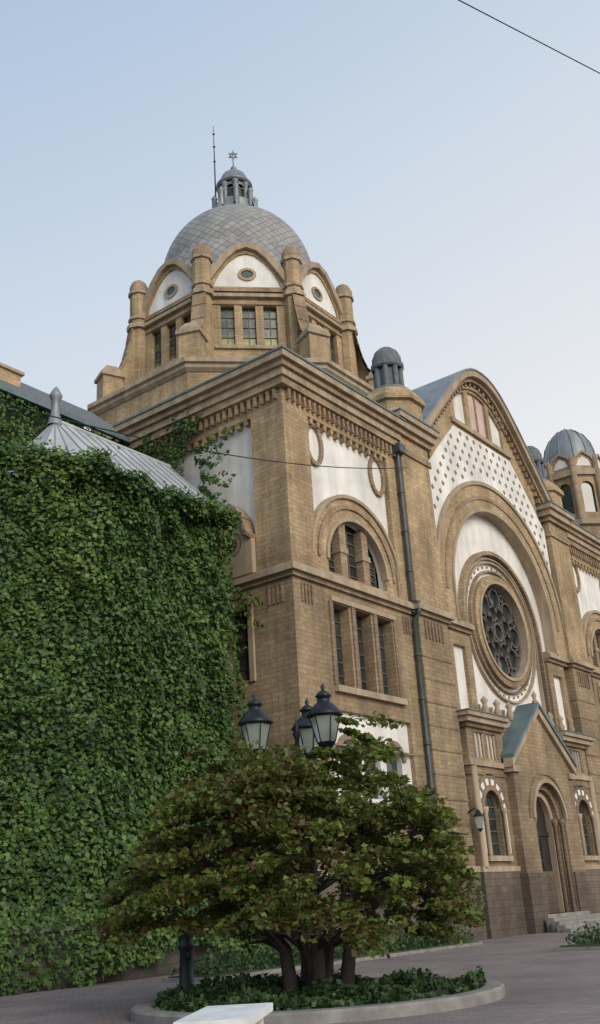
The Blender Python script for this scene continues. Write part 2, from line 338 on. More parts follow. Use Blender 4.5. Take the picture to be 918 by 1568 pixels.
ring(gb,'brick',CX,ZR,2.72,3.1,-.6,-.2,TF); ring(gb,'stone',CX,ZR,2.6,2.75,-.8,-.12,TF)
plate(gb,'glass',circ(CX,ZR,2.8),[],-.95,-.72,TF)
def tr(u,v,r,w=.09): ring(gb,'tracery',u,v,r,r+w,-.74,-.54,TF,n=20)
tr(CX,ZR,.42,.14); tr(CX,ZR,2.46,.16)
for k in range(8):
    a=math.radians(22.5+45*k); c_,s__=math.cos(a),math.sin(a)
    tr(CX+1.05*c_,ZR+1.05*s__,.36); tr(CX+2.2*c_,ZR+2.2*s__,.16,.07)
    a=math.radians(45*k); c_,s__=math.cos(a),math.sin(a); tr(CX+1.86*c_,ZR+1.86*s__,.52)
fbox(gb,'stone',14.3,23.3,9.6,9.85,-1,.1,TF)
for i in range(6): fbox(gb,'brickd',15.0+i*1.3,15.12+i*1.3,9.85,10.6,-.5,-.3,TF)
q=inset(prof,.38); q2=inset(prof,.62); w=inset(prof,-.1)
for i in range(len(prof)-1):
    o1,o2=prof[i],prof[i+1]
    plate(gb,'stone',[o1,o2,q[i+1],q[i]],[],-.8,.6,TF)
    plate(gb,'brickd',[q[i],q[i+1],q2[i+1],q2[i]],[],-.1,.34,TF)
    plate(gb,'zinc',[w[i],w[i+1],o2,o1],[],-12,.66,TF)
q3=inset(prof,.78)
for i in range(len(prof)-1):
    (a,b_),(c_,d_)=q3[i],q3[i+1]; L=math.hypot(c_-a,d_-b_); n=max(1,int(L/.38))
    for k in range(n):
        t=(k+.5)/n; u=a+(c_-a)*t; v=b_+(d_-b_)*t
        if 11.7<u<25.9: fbox(gb,'brickd',u-.08,u+.08,v-.1,v+.2,-.1,.2,TF)
fbox(gb,'brickp',11.6,26,0,2.68,-.1,.12,TF)
gb.build()
# ---- portal
po=Part('portal',syn)
for T in (TF,TM):
    plate(po,'brick',rect(11.95,15.5,0,9.4),[arch(13.55,3.4,5.5,.78,16),rect(12.5,14.9,7.75,8.95)],-.1,.42,T)
    plate(po,'glass',arch(13.55,3.4,5.5,.8,16),[],-.05,.12,T); windowgrid(po,12.8,14.3,3.4,6.1,.13,T,2,5)
    ring(po,'brickd',13.55,5.5,.78,1.02,.3,.52,T,0,180,16); ring(po,'white',13.55,5.5,1.02,1.34,.3,.47,T,0,180,18); ring(po,'brickd',13.55,5.5,1.34,1.52,.3,.5,T,0,180,18)
    for s_ in (-1,1):
        a,b_=sorted((13.55+s_*1.02,13.55+s_*1.34)); fbox(po,'white',a,b_,3.5,5.5,.3,.47,T)
        lathe(po,'stone',*T(13.55+s_*.9,0,.56)[:2],[(.09,3.4),(.09,5.2),(.15,5.35),(.15,5.5)],10)
    for k in range(7):
        a=math.radians(15+k*25); u,v=13.55+1.18*math.cos(a),5.5+1.18*math.sin(a)
        plate(po,'brickd',[(u+.17*math.cos(a+x)*y,v+.17*math.sin(a+x)*y) for x,y in ((.5,1),(-.5,1),(math.pi+.5,1),(math.pi-.5,1))],[],.4,.5,T)
    fbox(po,'stone',12.5,14.75,3.15,3.38,.3,.6,T)
    fbox(po,'white',12.4,15.0,7.6,9.1,-.05,.25,T)
    for k in range(3): fbox(po,'brickd',12.5+k*1.14,12.64+k*1.14,7.75,8.95,.2,.4,T)
    for k in range(6): lathe(po,'stone',*T(12.85+k*.38,0,.34)[:2],[(.05,7.75),(.05,8.9)],6)
    for z0,z1,d,m in ((7.35,7.6,.55,'stone'),(9.1,9.3,.6,'brickd'),(9.3,9.55,.8,'stone'),(9.55,9.75,.95,'stone'),(9.75,9.8,1.0,'copper'),(2.7,2.92,.55,'stone'),(6.95,7.1,.5,'brickd')):
        fbox(po,m,11.95-(d-.42),15.55,z0,z1,-.05,d,T)
    fbox(po,'brickp',11.85,15.5,0,2.7,-.05,.52,T)
    lathe(po,'stone',*T(12.1,0,.5)[:2],[(.16,2.9),(.16,7.3)],10)
PD=.85
ob=[(15.4,0),(22.2,0),(22.2,7.9),(18.8,10.5),(15.4,7.9)]
plate(po,'brick',ob,[arch(CX,.75,5.1,1.75,24)],-.1,PD,TF)
for i,(r0,r1,d) in enumerate(((1.45,1.78,PD-.25),(1.15,1.48,PD-.5))):
    plate(po,'stone' if i%2 else 'brickd',[(CX+r1,.75)]+arc(CX,5.1,r1,0,180,24)+[(CX-r1,.75),(CX-r0,.75)]+arc(CX,5.1,r0,180,0,24)+[(CX+r0,.75)],[],-.1,d,TF)
    for s_ in (-1,1): lathe(po,'brickd',CX+s_*(r0+.15),-d-.1,[(.12,.75),(.1,1.2),(.1,4.8),(.17,4.95),(.17,5.15)],10)
ring(po,'stone',CX,5.1,1.75,1.95,PD-.1,PD+.12,TF,0,180,24); ring(po,'brickd',CX,5.1,2.15,2.3,PD-.1,PD+.06,TF,0,180,24)
plate(po,'door',arch(CX,.75,5.1,1.2,20),[],-.05,.05,TF)
fbox(po,'iron',CX-.03,CX+.03,.75,4.2,.03,.1,TF)
for a in (-1,1):
    for z in (1.0,2.2,3.3): fbox(po,'door',CX+a*.58-.4,CX+a*.58+.4,z,z+.9,.04,.085,TF)
fbox(po,'door',CX-1.15,CX+1.15,4.35,4.55,.04,.12,TF)
for a0,b0,a1,b1 in ((15.1,7.72,18.8,10.62),(22.5,7.72,18.8,10.62)):
    plate(po,'copper',[(a0,b0+.3),(a1,b1+.3),(a1,b1+.12),(a0,b0+.12)],[],-.1,PD+.3,TF)
    plate(po,'stone',[(a0,b0+.12),(a1,b1+.12),(a1,b1-.3),(a0,b0-.3)],[],PD-.3,PD+.2,TF)
fbox(po,'stone',15.2,15.9,7.2,7.5,-.05,PD+.15,TF); fbox(po,'stone',21.7,22.4,7.2,7.5,-.05,PD+.15,TF)
lathe(po,'stone',CX,-PD-.1,[(.1,10.8),(.16,10.95),(.08,11.1),(.15,11.3),(.0,11.55)],10)
fbox(po,'brickp',15.3,17.0,0,2.6,0,PD+.1,TF); fbox(po,'brickp',20.6,22.3,0,2.6,0,PD+.1,TF)
for k in range(5): fbox(po,'kerb',16.4-k*.3,21.2+k*.3,0,.75-k*.15,PD-.9 if k==0 else PD+.3+(k-1)*.38,PD+.3+k*.38,TF)
for s_ in (-1,1):
    for k in range(3): lathe(po,'stone',CX+s_*(2.4+k*1.3),-.6,[(.1,9.8),(.22,10.05),(.1,10.3),(.2,10.5),(0,10.75)],8)
po.build()
wl=Part('wall_lantern')
tube(wl,'iron',[(11.4,-.3,5.2),(11.4,-.7,5.4),(11.4,-.85,5.1)],.04)
lathe(wl,'lglass',11.4,-.85,[(.12,4.5),(.22,5.0)],6,False); lathe(wl,'iron',11.4,-.85,[(.26,5.0),(.1,5.2),(0,5.35)],6,False); lathe(wl,'iron',11.4,-.85,[(.02,4.35),(.13,4.5)],6,False)
wl.build()
bd=Part('nave_body',syn)
box(bd,'brick',.35,37.25,8.95,36,0,23.4); box(bd,'stone',.05,37.55,9.0,36.3,23.0,23.7)
box(bd,'brick',9,28.6,1.1,8.9,0,23.3)
bd.add([(0,9,23.72),(37.6,9,23.72),(37.6,36,23.72),(0,36,23.72),(11,14,27.5),(26.6,14,27.5),(26.6,22,27.5),(11,22,27.5)],[(0,1,5,4),(1,2,6,5),(2,3,7,6),(3,0,4,7)],'zinc')
bd.build()
DX,DY=18.8,18.0; a8=math.pi/8
dr=Part('drum',syn)
def oct_(m,prof,sm=False): lathe(dr,m,DX,DY,prof,8,sm,a8)
oct_('brick',[(11,22),(11,32.6)]); oct_('stone',[(11.05,32.3),(11.3,32.5),(11.3,32.75),(11.5,32.8),(11.5,33.1),(10.9,33.15)])
oct_('zinc',[(10.95,33.14),(8.3,34.7)]); oct_('brick',[(7.3,33),(7.3,39)])
AP=7.25
for k in range(8):
    ang=k*math.pi/4; n=(math.cos(ang),math.sin(ang)); t=(-n[1],n[0])
    T=lambda u,v,d,n=n,t=t:(DX+n[0]*(AP+d)+t[0]*u,DY+n[1]*(AP+d)+t[1]*u,v)
    top=[(3.0,40.6),(2.6,41.1),(2.1,41.9),(1.5,42.8),(.8,43.5),(0,43.8),(-.8,43.5),(-1.5,42.8),(-2.1,41.9),(-2.6,41.1),(-3.0,40.6)]
    hl=[(2.3,40.55),(2.1,41.15),(1.7,41.9),(1.15,42.6),(.55,43.1),(0,43.28),(-.55,43.1),(-1.15,42.6),(-1.7,41.9),(-2.1,41.15),(-2.3,40.55)]
    wn=[rect(c-.45,c+.45,36.0,39.05) for c in (-1.42,0,1.42)]
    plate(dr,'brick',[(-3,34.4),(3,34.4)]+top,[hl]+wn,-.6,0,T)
    fbox(dr,'white',-2.4,2.4,40.4,42.0,-.4,-.12,T); plate(dr,'white',[(-2.0,42),(2.0,42),(.95,43.2),(-.95,43.2)],[],-.4,-.12,T)
    plate(dr,'stone',circ(0,41.6,.62,24,.5),[circ(0,41.6,.42,24,.32)],-.2,-.02,T); plate(dr,'glass',circ(0,41.6,.43,20,.33),[],-.2,-.09,T)
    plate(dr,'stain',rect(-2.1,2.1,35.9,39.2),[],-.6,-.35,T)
    for c in (-1.42,0,1.42): windowgrid(dr,c-.45,c+.45,36,39.05,-.34,T,2,4,.022)
    fbox(dr,'stone',-2.3,2.3,35.7,35.95,-.05,.18,T)
    fbox(dr,'brickd',-2.8,2.8,39.1,39.3,-.05,.1,T); fbox(dr,'stone',-2.8,2.8,39.6,39.85,-.05,.3,T); fbox(dr,'brickd',-2.8,2.8,40.1,40.4,-.05,.16,T)
    fbox(dr,'stone',-2.6,2.6,34.9,35.15,-.05,.14,T)
    q=list(reversed(inset(list(reversed(top)),-.22))); q2=list(reversed(inset(list(reversed(top)),.2)))
    for i in range(len(top)-1):
        a,b_=top[i],top[i+1]
        plate(dr,'stone',[q2[i],q2[i+1],q[i+1],q[i]],[],-.5,.28,T)
        plate(dr,'zinc',[a,b_,q[i+1],q[i]],[],-2.6,-.5,T)
    ca=ang+a8; px,py=DX+7.95*math.cos(ca),DY+7.95*math.sin(ca)
    lathe(dr,'brick',px,py,[(.62,34),(.62,42.4)],8,False,ca+a8)
    for z0,z1,r in ((39.55,39.9,.84),(40.3,40.5,.74),(42.4,42.65,.76)): lathe(dr,'stone',px,py,[(.6,z0),(r,z0),(r,z1),(.6,z1)],8,False,ca+a8)
    lathe(dr,'brickd',px,py,[(.68,42.65),(.66,43.1),(.5,43.5),(.2,43.75),(0,43.8)],12)
    n2=(math.cos(ca),math.sin(ca)); t2=(-n2[1],n2[0])
    T2=lambda u,v,d,n=n2,t=t2:(DX+n[0]*u+t[0]*(d),DY+n[1]*u+t[1]*(d),v)
    plate(dr,'brick',[(7.9,33),(10.0,33),(10.0,35.5),(9.6,35.7),(9.2,36.3),(8.9,37.2),(8.65,38.4),(8.5,39.4),(7.9,39.5)],[],-.38,.38,T2)
    cv=[(10.0,35.5),(9.6,35.7),(9.2,36.3),(8.9,37.2),(8.65,38.4),(8.5,39.4)]
    for i in range(5):
        a,b_=cv[i],cv[i+1]; plate(dr,'brickd',[a,b_,(b_[0]+.12,b_[1]+.06),(a[0]+.12,a[1]+.14)],[],-.46,.46,T2)
    sx,sy=DX+10.0*n2[0],DY+10.0*n2[1]
    lathe(dr,'brick',sx,sy,[(.95,32.9),(.95,35.2)],4,False,ca+math.pi/4)
    lathe(dr,'stone',sx,sy,[(.9,35.2),(1.15,35.25),(1.15,35.5),(.9,35.6),(.85,35.8),(.5,36.2),(0,36.35)],4,False,ca+math.pi/4)
dr.build()
R=5.75
n=96; rows=[(5.95,41.5,0),(5.95,45.6,4.1)]
for j in range(25):
    th=math.radians(j*74/24); rows.append((R*math.cos(th),45.7+R*1.04*math.sin(th),4.3+R*th))
vs=[];fs=[];uvs=[]
for r_,z,l in rows:
    for i in range(n+1):
        a=2*math.pi*i/n; vs.append((DX+r_*math.cos(a),DY+r_*math.sin(a),z)); uvs.append((a/(2*math.pi)*48*.42*math.sqrt(2),l))
w=n+1
for j in range(len(rows)-1):
    for i in range(n): fs.append((j*w+i,j*w+i+1,(j+1)*w+i+1,(j+1)*w+i))
me=bpy.data.meshes.new('dome'); me.from_pydata(vs,[],fs); ul=me.uv_layers.new(name='UVMap')
for lp in me.loops: ul.data[lp.index].uv=uvs[lp.vertex_index]
me.materials.append(M['dome']); me.polygons.foreach_set('use_smooth',[True]*len(fs))
o=bpy.data.objects.new('dome',me); S.collection.objects.link(o); o.parent=syn
ln=Part('lantern',syn)
lathe(ln,'zinc',DX,DY,[(2.1,50.7),(2.05,51.2),(1.75,51.5),(1.6,52.0),(1.5,52.6),(1.55,52.7),(1.55,52.85),(1.2,52.9)],32)
lathe(ln,'slate',DX,DY,[(.8,52.8),(.8,55.0)],16)
for k in range(8):
    a=k*math.pi/4; c_,s_=math.cos(a),math.sin(a)
    lathe(ln,'zinc',DX+1.12*c_,DY+1.12*s_,[(.24,52.85),(.2,53.0),(.2,54.4),(.27,54.5),(.27,54.7)],8)
    lathe(ln,'zinc',DX+1.6*c_,DY+1.6*s_,[(.22,52.2),(.2,53.6),(.26,53.7),(.0,54.1)],8)
    n2=(c_,s_);t2=(-s_,c_); T2=lambda u,v,d,n=n2,t=t2:(DX+n[0]*u+t[0]*d,DY+n[1]*u+t[1]*d,v)
    plate(ln,'zinc',[(1.2,51.6),(2.15,51.2),(2.0,52.1),(1.75,52.9),(1.2,53.2)],[],-.12,.12,T2)
    ac=a+math.pi/8; n3=(math.cos(ac),math.sin(ac)); t3=(-n3[1],n3[0]); T3=lambda u,v,d,n=n3,t=t3:(DX+n[0]*(1.06+d)+t[0]*u,DY+n[1]*(1.06+d)+t[1]*u,v)
    plate(ln,'zinc',rect(-.42,.42,54.0,54.75),[[( -.27,54.05),(.27,54.05)]+arc(0,54.15,.27,0,180,8)],-.05,.05,T3)
lathe(ln,'zinc',DX,DY,[(1.25,54.7),(1.45,54.8),(1.45,54.95),(1.2,55.05),(1.15,55.4),(.95,55.9),(.6,56.25),(.25,56.4),(.12,56.6),(.24,56.8),(.1,57.0),(.05,57.1)],24)
tube(ln,'zinc',[(DX,DY,57),(DX,DY,58.6)],.05,6)
n3=(math.cos(-2.4),math.sin(-2.4)); t3=(-n3[1],n3[0]); T3=lambda u,v,d:(DX+n3[0]*d+t3[0]*u,DY+n3[1]*d+t3[1]*u,v)
for s_ in (0,60):
    o_=[(.42*math.cos(math.radians(90+s_+120*i)),58.1+.42*math.sin(math.radians(90+s_+120*i))) for i in range(3)]
    i_=[(.27*math.cos(math.radians(90+s_+120*i)),58.1+.27*math.sin(math.radians(90+s_+120*i))) for i in range(3)]
    plate(ln,'zinc',o_,[i_],-.04,.04+s_*.0005,T3)
tube(ln,'iron',[(DX-.95,DY+1.15,52),(DX-.95,DY+1.15,57.5),(DX-.95,DY+1.15,61.2)],[.07,.05,.02],6)
for z in (57.5,59,60.3): lathe(ln,'iron',DX-.95,DY+1.15,[(.05,z),(.12,z+.04),(.05,z+.1)],8)
ln.build()
dp=Part('downpipe',syn)
tube(dp,'pipe',[(8.7,-.35,22.6),(8.72,-.22,22.0),(8.72,-.2,14.6),(8.72,-.5,14.5),(8.72,-.5,13.9),(8.72,-.2,13.7),(8.72,-.2,.3),(8.72,-.5,.1)],.10,10)
box(dp,'pipe',8.45,8.99,-.55,-.1,22.1,22.55)
for z in range(2,22,2): lathe(dp,'pipe',8.72,-.2,[(.11,z),(.145,z+.01),(.145,z+.08),(.11,z+.09)],10)
dp.build()
# ------------------------------------------------------------------ IVY WING
wing=empty('ivy_covered_wing')
wg=Part('walls',wing)
fp=[(-2,1.95),(-8.5,1.95),(-11.2,4.2),(-11.2,6.6),(-8.5,9),(-2,9)]
k=len(fp); wg.add([(x,y,0) for x,y in fp]+[(x,y,16.2) for x,y in fp],[(i,(i+1)%k,k+(i+1)%k,k+i) for i in range(k)]+[tuple(range(k,2*k))],'ivyb')
box(wg,'rubble',-8.6,-1.9,1.85,2.2,0,1.5); box(wg,'ivyb',-2.1,0,4.6,5.2,0,18.5)
wg.build()
wr=Part('roof',wing); ef=[(-1.7,1.5),(-8.7,1.5),(-10.2,3.2),(-10.2,7.2),(-8.7,9.3),(-1.7,9.3)]
rz=19.75; A_=(-7.95,5.0,rz); B_=(-1.75,5.0,rz)
wr.add([(x,y,16.25) for x,y in ef]+[A_,B_],[(0,1,6,7),(1,2,6),(2,3,6),(3,4,6),(4,5,7,6),(5,0,7)],'metal')
wr.add([(x,y,16.2) for x,y in ef]+[(x,y,16.0) for x,y in ef],[(i,(i+1)%6,6+(i+1)%6,6+i) for i in range(6)],'metal')
for i in range(11):
    x=-2.0-i*.56; tube(wr,'seam',[(x,1.48,16.27),(x,5.0,rz+.02)],.025,5)
for a,b_ in ((1,2),(2,3)):
    for j in range(3):
        t=j/3; x=ef[a][0]*(1-t)+ef[b_][0]*t; y=ef[a][1]*(1-t)+ef[b_][1]*t; tube(wr,'seam',[(x,y,16.27),(A_[0],A_[1],rz+.02)],.025,5)
tube(wr,'metal',[A_,B_],.09,8)
lathe(wr,'zinc',A_[0],A_[1],[(.30,19.5),(.24,19.8),(.18,20.0),(.16,20.6),(.25,20.75),(.25,20.85),(.12,21.1),(0,21.25)],10)
wr.build()
rw=empty('rear_wing')
r1=Part('walls_and_roof',rw)
box(r1,'ivyb',-20,-.05,9.4,16,0,22.8)
r1.add([(-20.3,9.1,22.9),(.3,9.1,22.9),(.3,12.5,25.9),(-20.3,12.5,25.9),(-20.3,16.3,22.9),(.3,16.3,22.9)],[(0,1,2,3),(3,2,5,4)],'slate')
box(r1,'copper',-20.4,.3,8.95,9.15,22.75,22.98)
box(r1,'brick',-6.4,-5.3,11.0,12.0,23.8,25.2); box(r1,'stone',-6.52,-5.18,10.88,12.12,25.2,25.35)
r1.build()
gw_=Part('garden_wall'); box(gw_,'rubble',-40,-8.7,1.6,2.0,0,1.5); box(gw_,'kerb',-40,-8.65,1.5,2.1,1.5,1.62); gw_.build()
def face_leaves(p0,p1,z0,z1,nrm,dens,thick,edge=None):
    L=math.dist(p0,p1); n=int(L*(z1-z0)*dens); t=rng.random(n); z=z0+(z1-z0)*rng.random(n)
    x=p0[0]+(p1[0]-p0[0])*t; y=p0[1]+(p1[1]-p0[1])*t; h=x-y+60
    bl=.5*vnoise(h*.55,z*.38+7)+.33*vnoise(h*1.5+9,z*1.1)+.22*vnoise(h*3.3,z*2.4+30)
    d=.05+thick*np.clip(bl*1.6-.25,.05,1.3)*(.35+.65*rng.random(n)**.5)
    C_=np.stack([x+nrm[0]*d,y+nrm[1]*d,z],1)
    Nn=np.array([nrm[0],nrm[1],.5])+rng.normal(size=(n,3))*.5
    if edge is not None: k=edge(x,y,z); C_,Nn=C_[k],Nn[k]
    return C_,Nn
acc=[]
def bot(x,y,z): return z>.05+1.7*vnoise(x*.8+50,z*0+3)**2
acc.append(face_leaves((-8.6,1.9),(-1.95,1.9),.1,16.35,(0,-1),210,1.0,bot))
acc.append(face_leaves((-8.3,1.8),(-11.5,4.3),.1,16.7,(-.62,-.78),190,1.0,bot))
acc.append(face_leaves((-1.95,1.9),(-1.95,5),.2,15.9,(1,0),90,.4))
acc.append(face_leaves((-2.0,1.7),(-.2,2.2),0,11.9,(.1,-1),180,.8,lambda x,y,z:(x<-2+1.9*np.clip((12-z)/4.5,0,1)+.9*(vnoise(x*0+1,z*.9)-.5))))
acc.append(face_leaves((-2.1,4.6),(0,4.6),10,18.6,(0,-1),110,.35))
acc.append(face_leaves((-16,1.6),(-8.6,1.6),.05,1.9,(0,-1),120,.45))
n=7000; x=-8.9+7.2*rng.random(n); sg=vnoise(x*1.3+20,x*0+2)-.4; C_=np.stack([x,1.35+rng.normal(size=n)*.18+.25*sg,16.1+rng.normal(size=n)*.17+.5*sg-.05],1); acc.append((C_,np.array([0,-.8,.5])+rng.normal(size=(n,3))*.4))
n=5000; t=rng.random(n); C_=np.stack([-8.6-3.2*t+rng.normal(size=n)*.2,1.4+2.8*t+rng.normal(size=n)*.2,16.4+.5*(vnoise(t*6,t*0+5)-.4)+rng.normal(size=n)*.2],1); acc.append((C_,np.array([-.6,-.6,.6])+rng.normal(size=(n,3))*.4))
acc.append(face_leaves((-.05,3.9),(-.05,9.2),17.5,23.6,(-1,0),140,.55,lambda x,y,z:(z>23.4-(y-3.9)*1.9+1.4*(vnoise(y*1.7,z*0+1)-.5))&(z<22.3+.3*(y-4)+.8*(vnoise(y*1.5,z*0+9)-.5))))
acc.append(face_leaves((-20,9.3),(0,9.3),14,22.7,(0,-1),70,.45))
for (y0,y1,a_,c_) in ((4.8,2.0,20.9,21.0),(4.8,2.9,20.3,20.0),(4.5,2.5,19.5,18.7),(4.6,3.2,18.9,17.9),(3.6,1.2,14.4,12.6),(3.9,1.5,13.6,11.9),(3.9,2.2,12.6,11.2)):
    for br in range(2):
        n=80; t=rng.random(n)**1.5*(1-.25*br); y=y0+(y1-y0)*t; z=a_+(c_-a_)*t+.25*np.sin(t*7+a_+br*2)*(t+.3)+br*.14+rng.normal(size=n)*.12*(1-.7*t)
        acc.append((np.stack([-.12-.3*rng.random(n),y,z],1),np.array([-1,0,.3])+rng.normal(size=(n,3))*.5))
C_=np.concatenate([a for a,_ in acc]); Nn=np.concatenate([b_ for _,b_ in acc])
leaves('ivy','ivy',C_,Nn,.15*np.ones(1),wing)
# ------------------------------------------------------------------ neighbour tower (right)
tw=empty('domed_tower_building'); t1=Part('tower',tw); TX,TY=42.3,3.6
box(t1,'brick',38.6,52,1.2,14,0,21.5); box(t1,'stone',38.4,52.2,1.0,14.2,21.5,22.1)
for k in range(4):
    box(t1,'glass',40+k*3,41.2+k*3,1.14,1.3,15,18); box(t1,'glass',40+k*3,41.2+k*3,1.14,1.3,8,12)
def L8(m,pr_,sm=False,nn=8): lathe(t1,m,TX,TY,pr_,nn,sm,a8)
L8('brick',[(2.6,21),(2.6,27.6)]); L8('stone',[(2.6,27.4),(2.9,27.5),(2.9,27.9),(2.4,28.1)]); L8('glass',[(1.95,28),(1.95,31.8)])
for k in range(8):
    ang=k*math.pi/4; n2=(math.cos(ang),math.sin(ang)); t2=(-n2[1],n2[0]); T=lambda u,v,d,n=n2,t=t2:(TX+n[0]*(2.25+d)+t[0]*u,TY+n[1]*(2.25+d)+t[1]*u,v)
    tp=[(.95,32.6),(.6,33.2),(0,33.6),(-.6,33.2),(-.95,32.6)]
    plate(t1,'brick',[(-.95,28),(.95,28)]+tp,[arch(0,28.6,30.7,.5,12)],-.3,0,T)
    plate(t1,'white',[(-.6,32.5),(.6,32.5),(.4,33.0),(0,33.3),(-.4,33.0)],[],-.1,.03,T)
    fbox(t1,'stone',-.95,.95,31.7,32.2,-.1,.2,T); plate(t1,'glass',rect(-.5,.5,28.6,31.2),[],-.25,-.2,T)
    for i in range(4):
        a,b_=tp[i],tp[i+1]; plate(t1,'stone',[a,b_,(b_[0],b_[1]+.2),(a[0],a[1]+.2)],[],-.8,.15,T)
    ca=ang+a8; lathe(t1,'brickd',TX+2.45*math.cos(ca),TY+2.45*math.sin(ca),[(.26,28),(.26,33),(.0,33.5)],8)
L8('zinc',[(2.0,32),(2.1,33.4),(2.05,34.2),(1.85,35),(1.4,35.8),(.8,36.35),(.2,36.6),(0,36.9)],True,24)
for k in range(12):
    a=k*math.pi/6; tube(t1,'zinc',[(TX+r_*math.cos(a),TY+r_*math.sin(a),z) for r_,z in ((2.13,33.4),(2.08,34.2),(1.88,35),(1.43,35.8),(.83,36.37),(.2,36.62))],.04,5)
t1.build()
# ------------------------------------------------------------------ ground
def sheet(name,m,pts,z):
    P=Part(name); P.add([(x,y,z) for x,y in pts],[tuple(range(len(pts)))],m); return P.build(False)
m,nt,b=newmat('ground_earth'); nt.links.new(ramp(nt,noise(nt,.2,6,pos(nt)),[(.3,(.09,.09,.06)),(.7,(.14,.13,.09))]),b.inputs['Base Color']); b.inputs['Roughness'].default_value=1; M['earth']=m
m,nt,b=newmat('brick_paving'); p=pos(nt); t=N(nt,'ShaderNodeTexBrick'); nt.links.new(mapping(nt,p,(1,1,1),(0,0,.7)),t.inputs['Vector']); t.inputs['Scale'].default_value=1
t.inputs['Brick Width'].default_value=.3; t.inputs['Row Height'].default_value=.15; t.inputs['Mortar Size'].default_value=.01
t.inputs['Color1'].default_value=(.27,.215,.205,1); t.inputs['Color2'].default_value=(.20,.165,.16,1); t.inputs['Mortar'].default_value=(.13,.12,.12,1)
c=mix(nt,t.outputs[0],ramp(nt,noise(nt,.4,6,p),[(.3,(.62,.62,.64)),(.7,(1.1,1.08,1.08))]),1.,'MULTIPLY'); nt.links.new(c,b.inputs['Base Color']); b.inputs['Roughness'].default_value=.85; bump(nt,b,t.outputs['Fac'],-.3,.01); M['pave']=m
M['grass']=simple('grass_base',(.05,.075,.025),(.03,.04,.015),2,1,bst=.5)
sheet('ground','earth',[(-900,-900),(900,-900),(900,900),(-900,900)],-.02)
sheet('pavement','pave',[(-60,-60),(80,-60),(80,1.8),(-60,1.8)],0)
def lawn(name,x0,x1,y0,y1,dens=140,h=.16):
    g=empty(name); P=Part('bed',g); box(P,'kerb',x0,x1,y0,y1,0.001,.1); box(P,'grass',x0+.12,x1-.12,y0+.12,y1-.12,.0,.13); P.build()
    n=int((x1-x0)*(y1-y0)*dens); C_=np.stack([x0+.15+(x1-x0-.3)*rng.random(n),y0+.15+(y1-y0-.3)*rng.random(n),rng.random(n)],1)
    C_[:,2]=.13+h*C_[:,2]*(.3+1.6*vnoise(C_[:,0]*1.1+30,C_[:,1]*1.1+60))
    leaves('grass_blades','plant',C_,rng.normal(size=(n,3))+np.array([0,0,.3]),.11*np.ones(1),g)
lawn('lawn',-8,7.2,-2.6,-.7,140,.4)
lawn('lawn',1.5,14,-11.6,-8.2,110,.4)
# ------------------------------------------------------------------ planter, maple
PX,PY=-13.1,-10.1
pl=Part('round_planter'); lathe(pl,'kerb',PX,PY,[(3.5,0),(3.5,.15),(3.46,.19),(3.16,.19),(3.13,.15),(3.13,.05)],72,False); lathe(pl,'soil',PX,PY,[(3.14,.1),(2,.13),(.5,.16),(0.001,.17)],48); pl.build()
n=14000; a=rng.random(n)*6.283; r_=3.15*np.sqrt(rng.random(n)); xx=r_*np.cos(a); yy=r_*np.sin(a); vn=vnoise(xx*1.4+20,yy*1.4+20); hh=.12+.42*rng.random(n)*vn**1.6
keep=vn>.3+.25*rng.random(n)
C_=np.stack([PX+xx,PY+yy,hh],1)[keep]; leaves('bedding_plants','plant',C_,rng.normal(size=(len(C_),3))+np.array([0,0,.5]),.10*np.ones(1))
tree=empty('maple_tree'); tk=Part('trunk_and_limbs',tree); BX,BY=-12.8,-9.9
rv=np.array([.618,-.784]); cxr,cyr=-12.95,-9.75
for k in range(8):
    a=k*2*math.pi/8+random.uniform(-.2,.2); lean=random.uniform(.2,.4); b0=Vector((BX+.34*math.cos(a)*(k%2+.5),BY+.34*math.sin(a)*(k%2+.5),.05))
    p1=b0+Vector((math.cos(a)*lean*.5,math.sin(a)*lean*.5,.9)); p2=p1+Vector((math.cos(a)*.7,math.sin(a)*.7,1.0)); p3=p2+Vector((math.cos(a)*.9,math.sin(a)*.9,.8))
    r0=.16 if k%2 else .08
    tube(tk,'bark',[b0,p1,p2,p3],[r0,r0*.8,r0*.55,r0*.35],8)
    for q in (p1,p2,p3):
        for j in range(4):
            aa=a+random.uniform(-1.0,1.0); L=random.uniform(.7,1.3); e=q+Vector((math.cos(aa)*L,math.sin(aa)*L,random.uniform(.1,.6))); mid=(q+e)/2+Vector((0,0,.12))
            tube(tk,'bark',[q,mid,e],[r0*.35,.03,.01],5)
tk.build()
LC=[];LN=[]
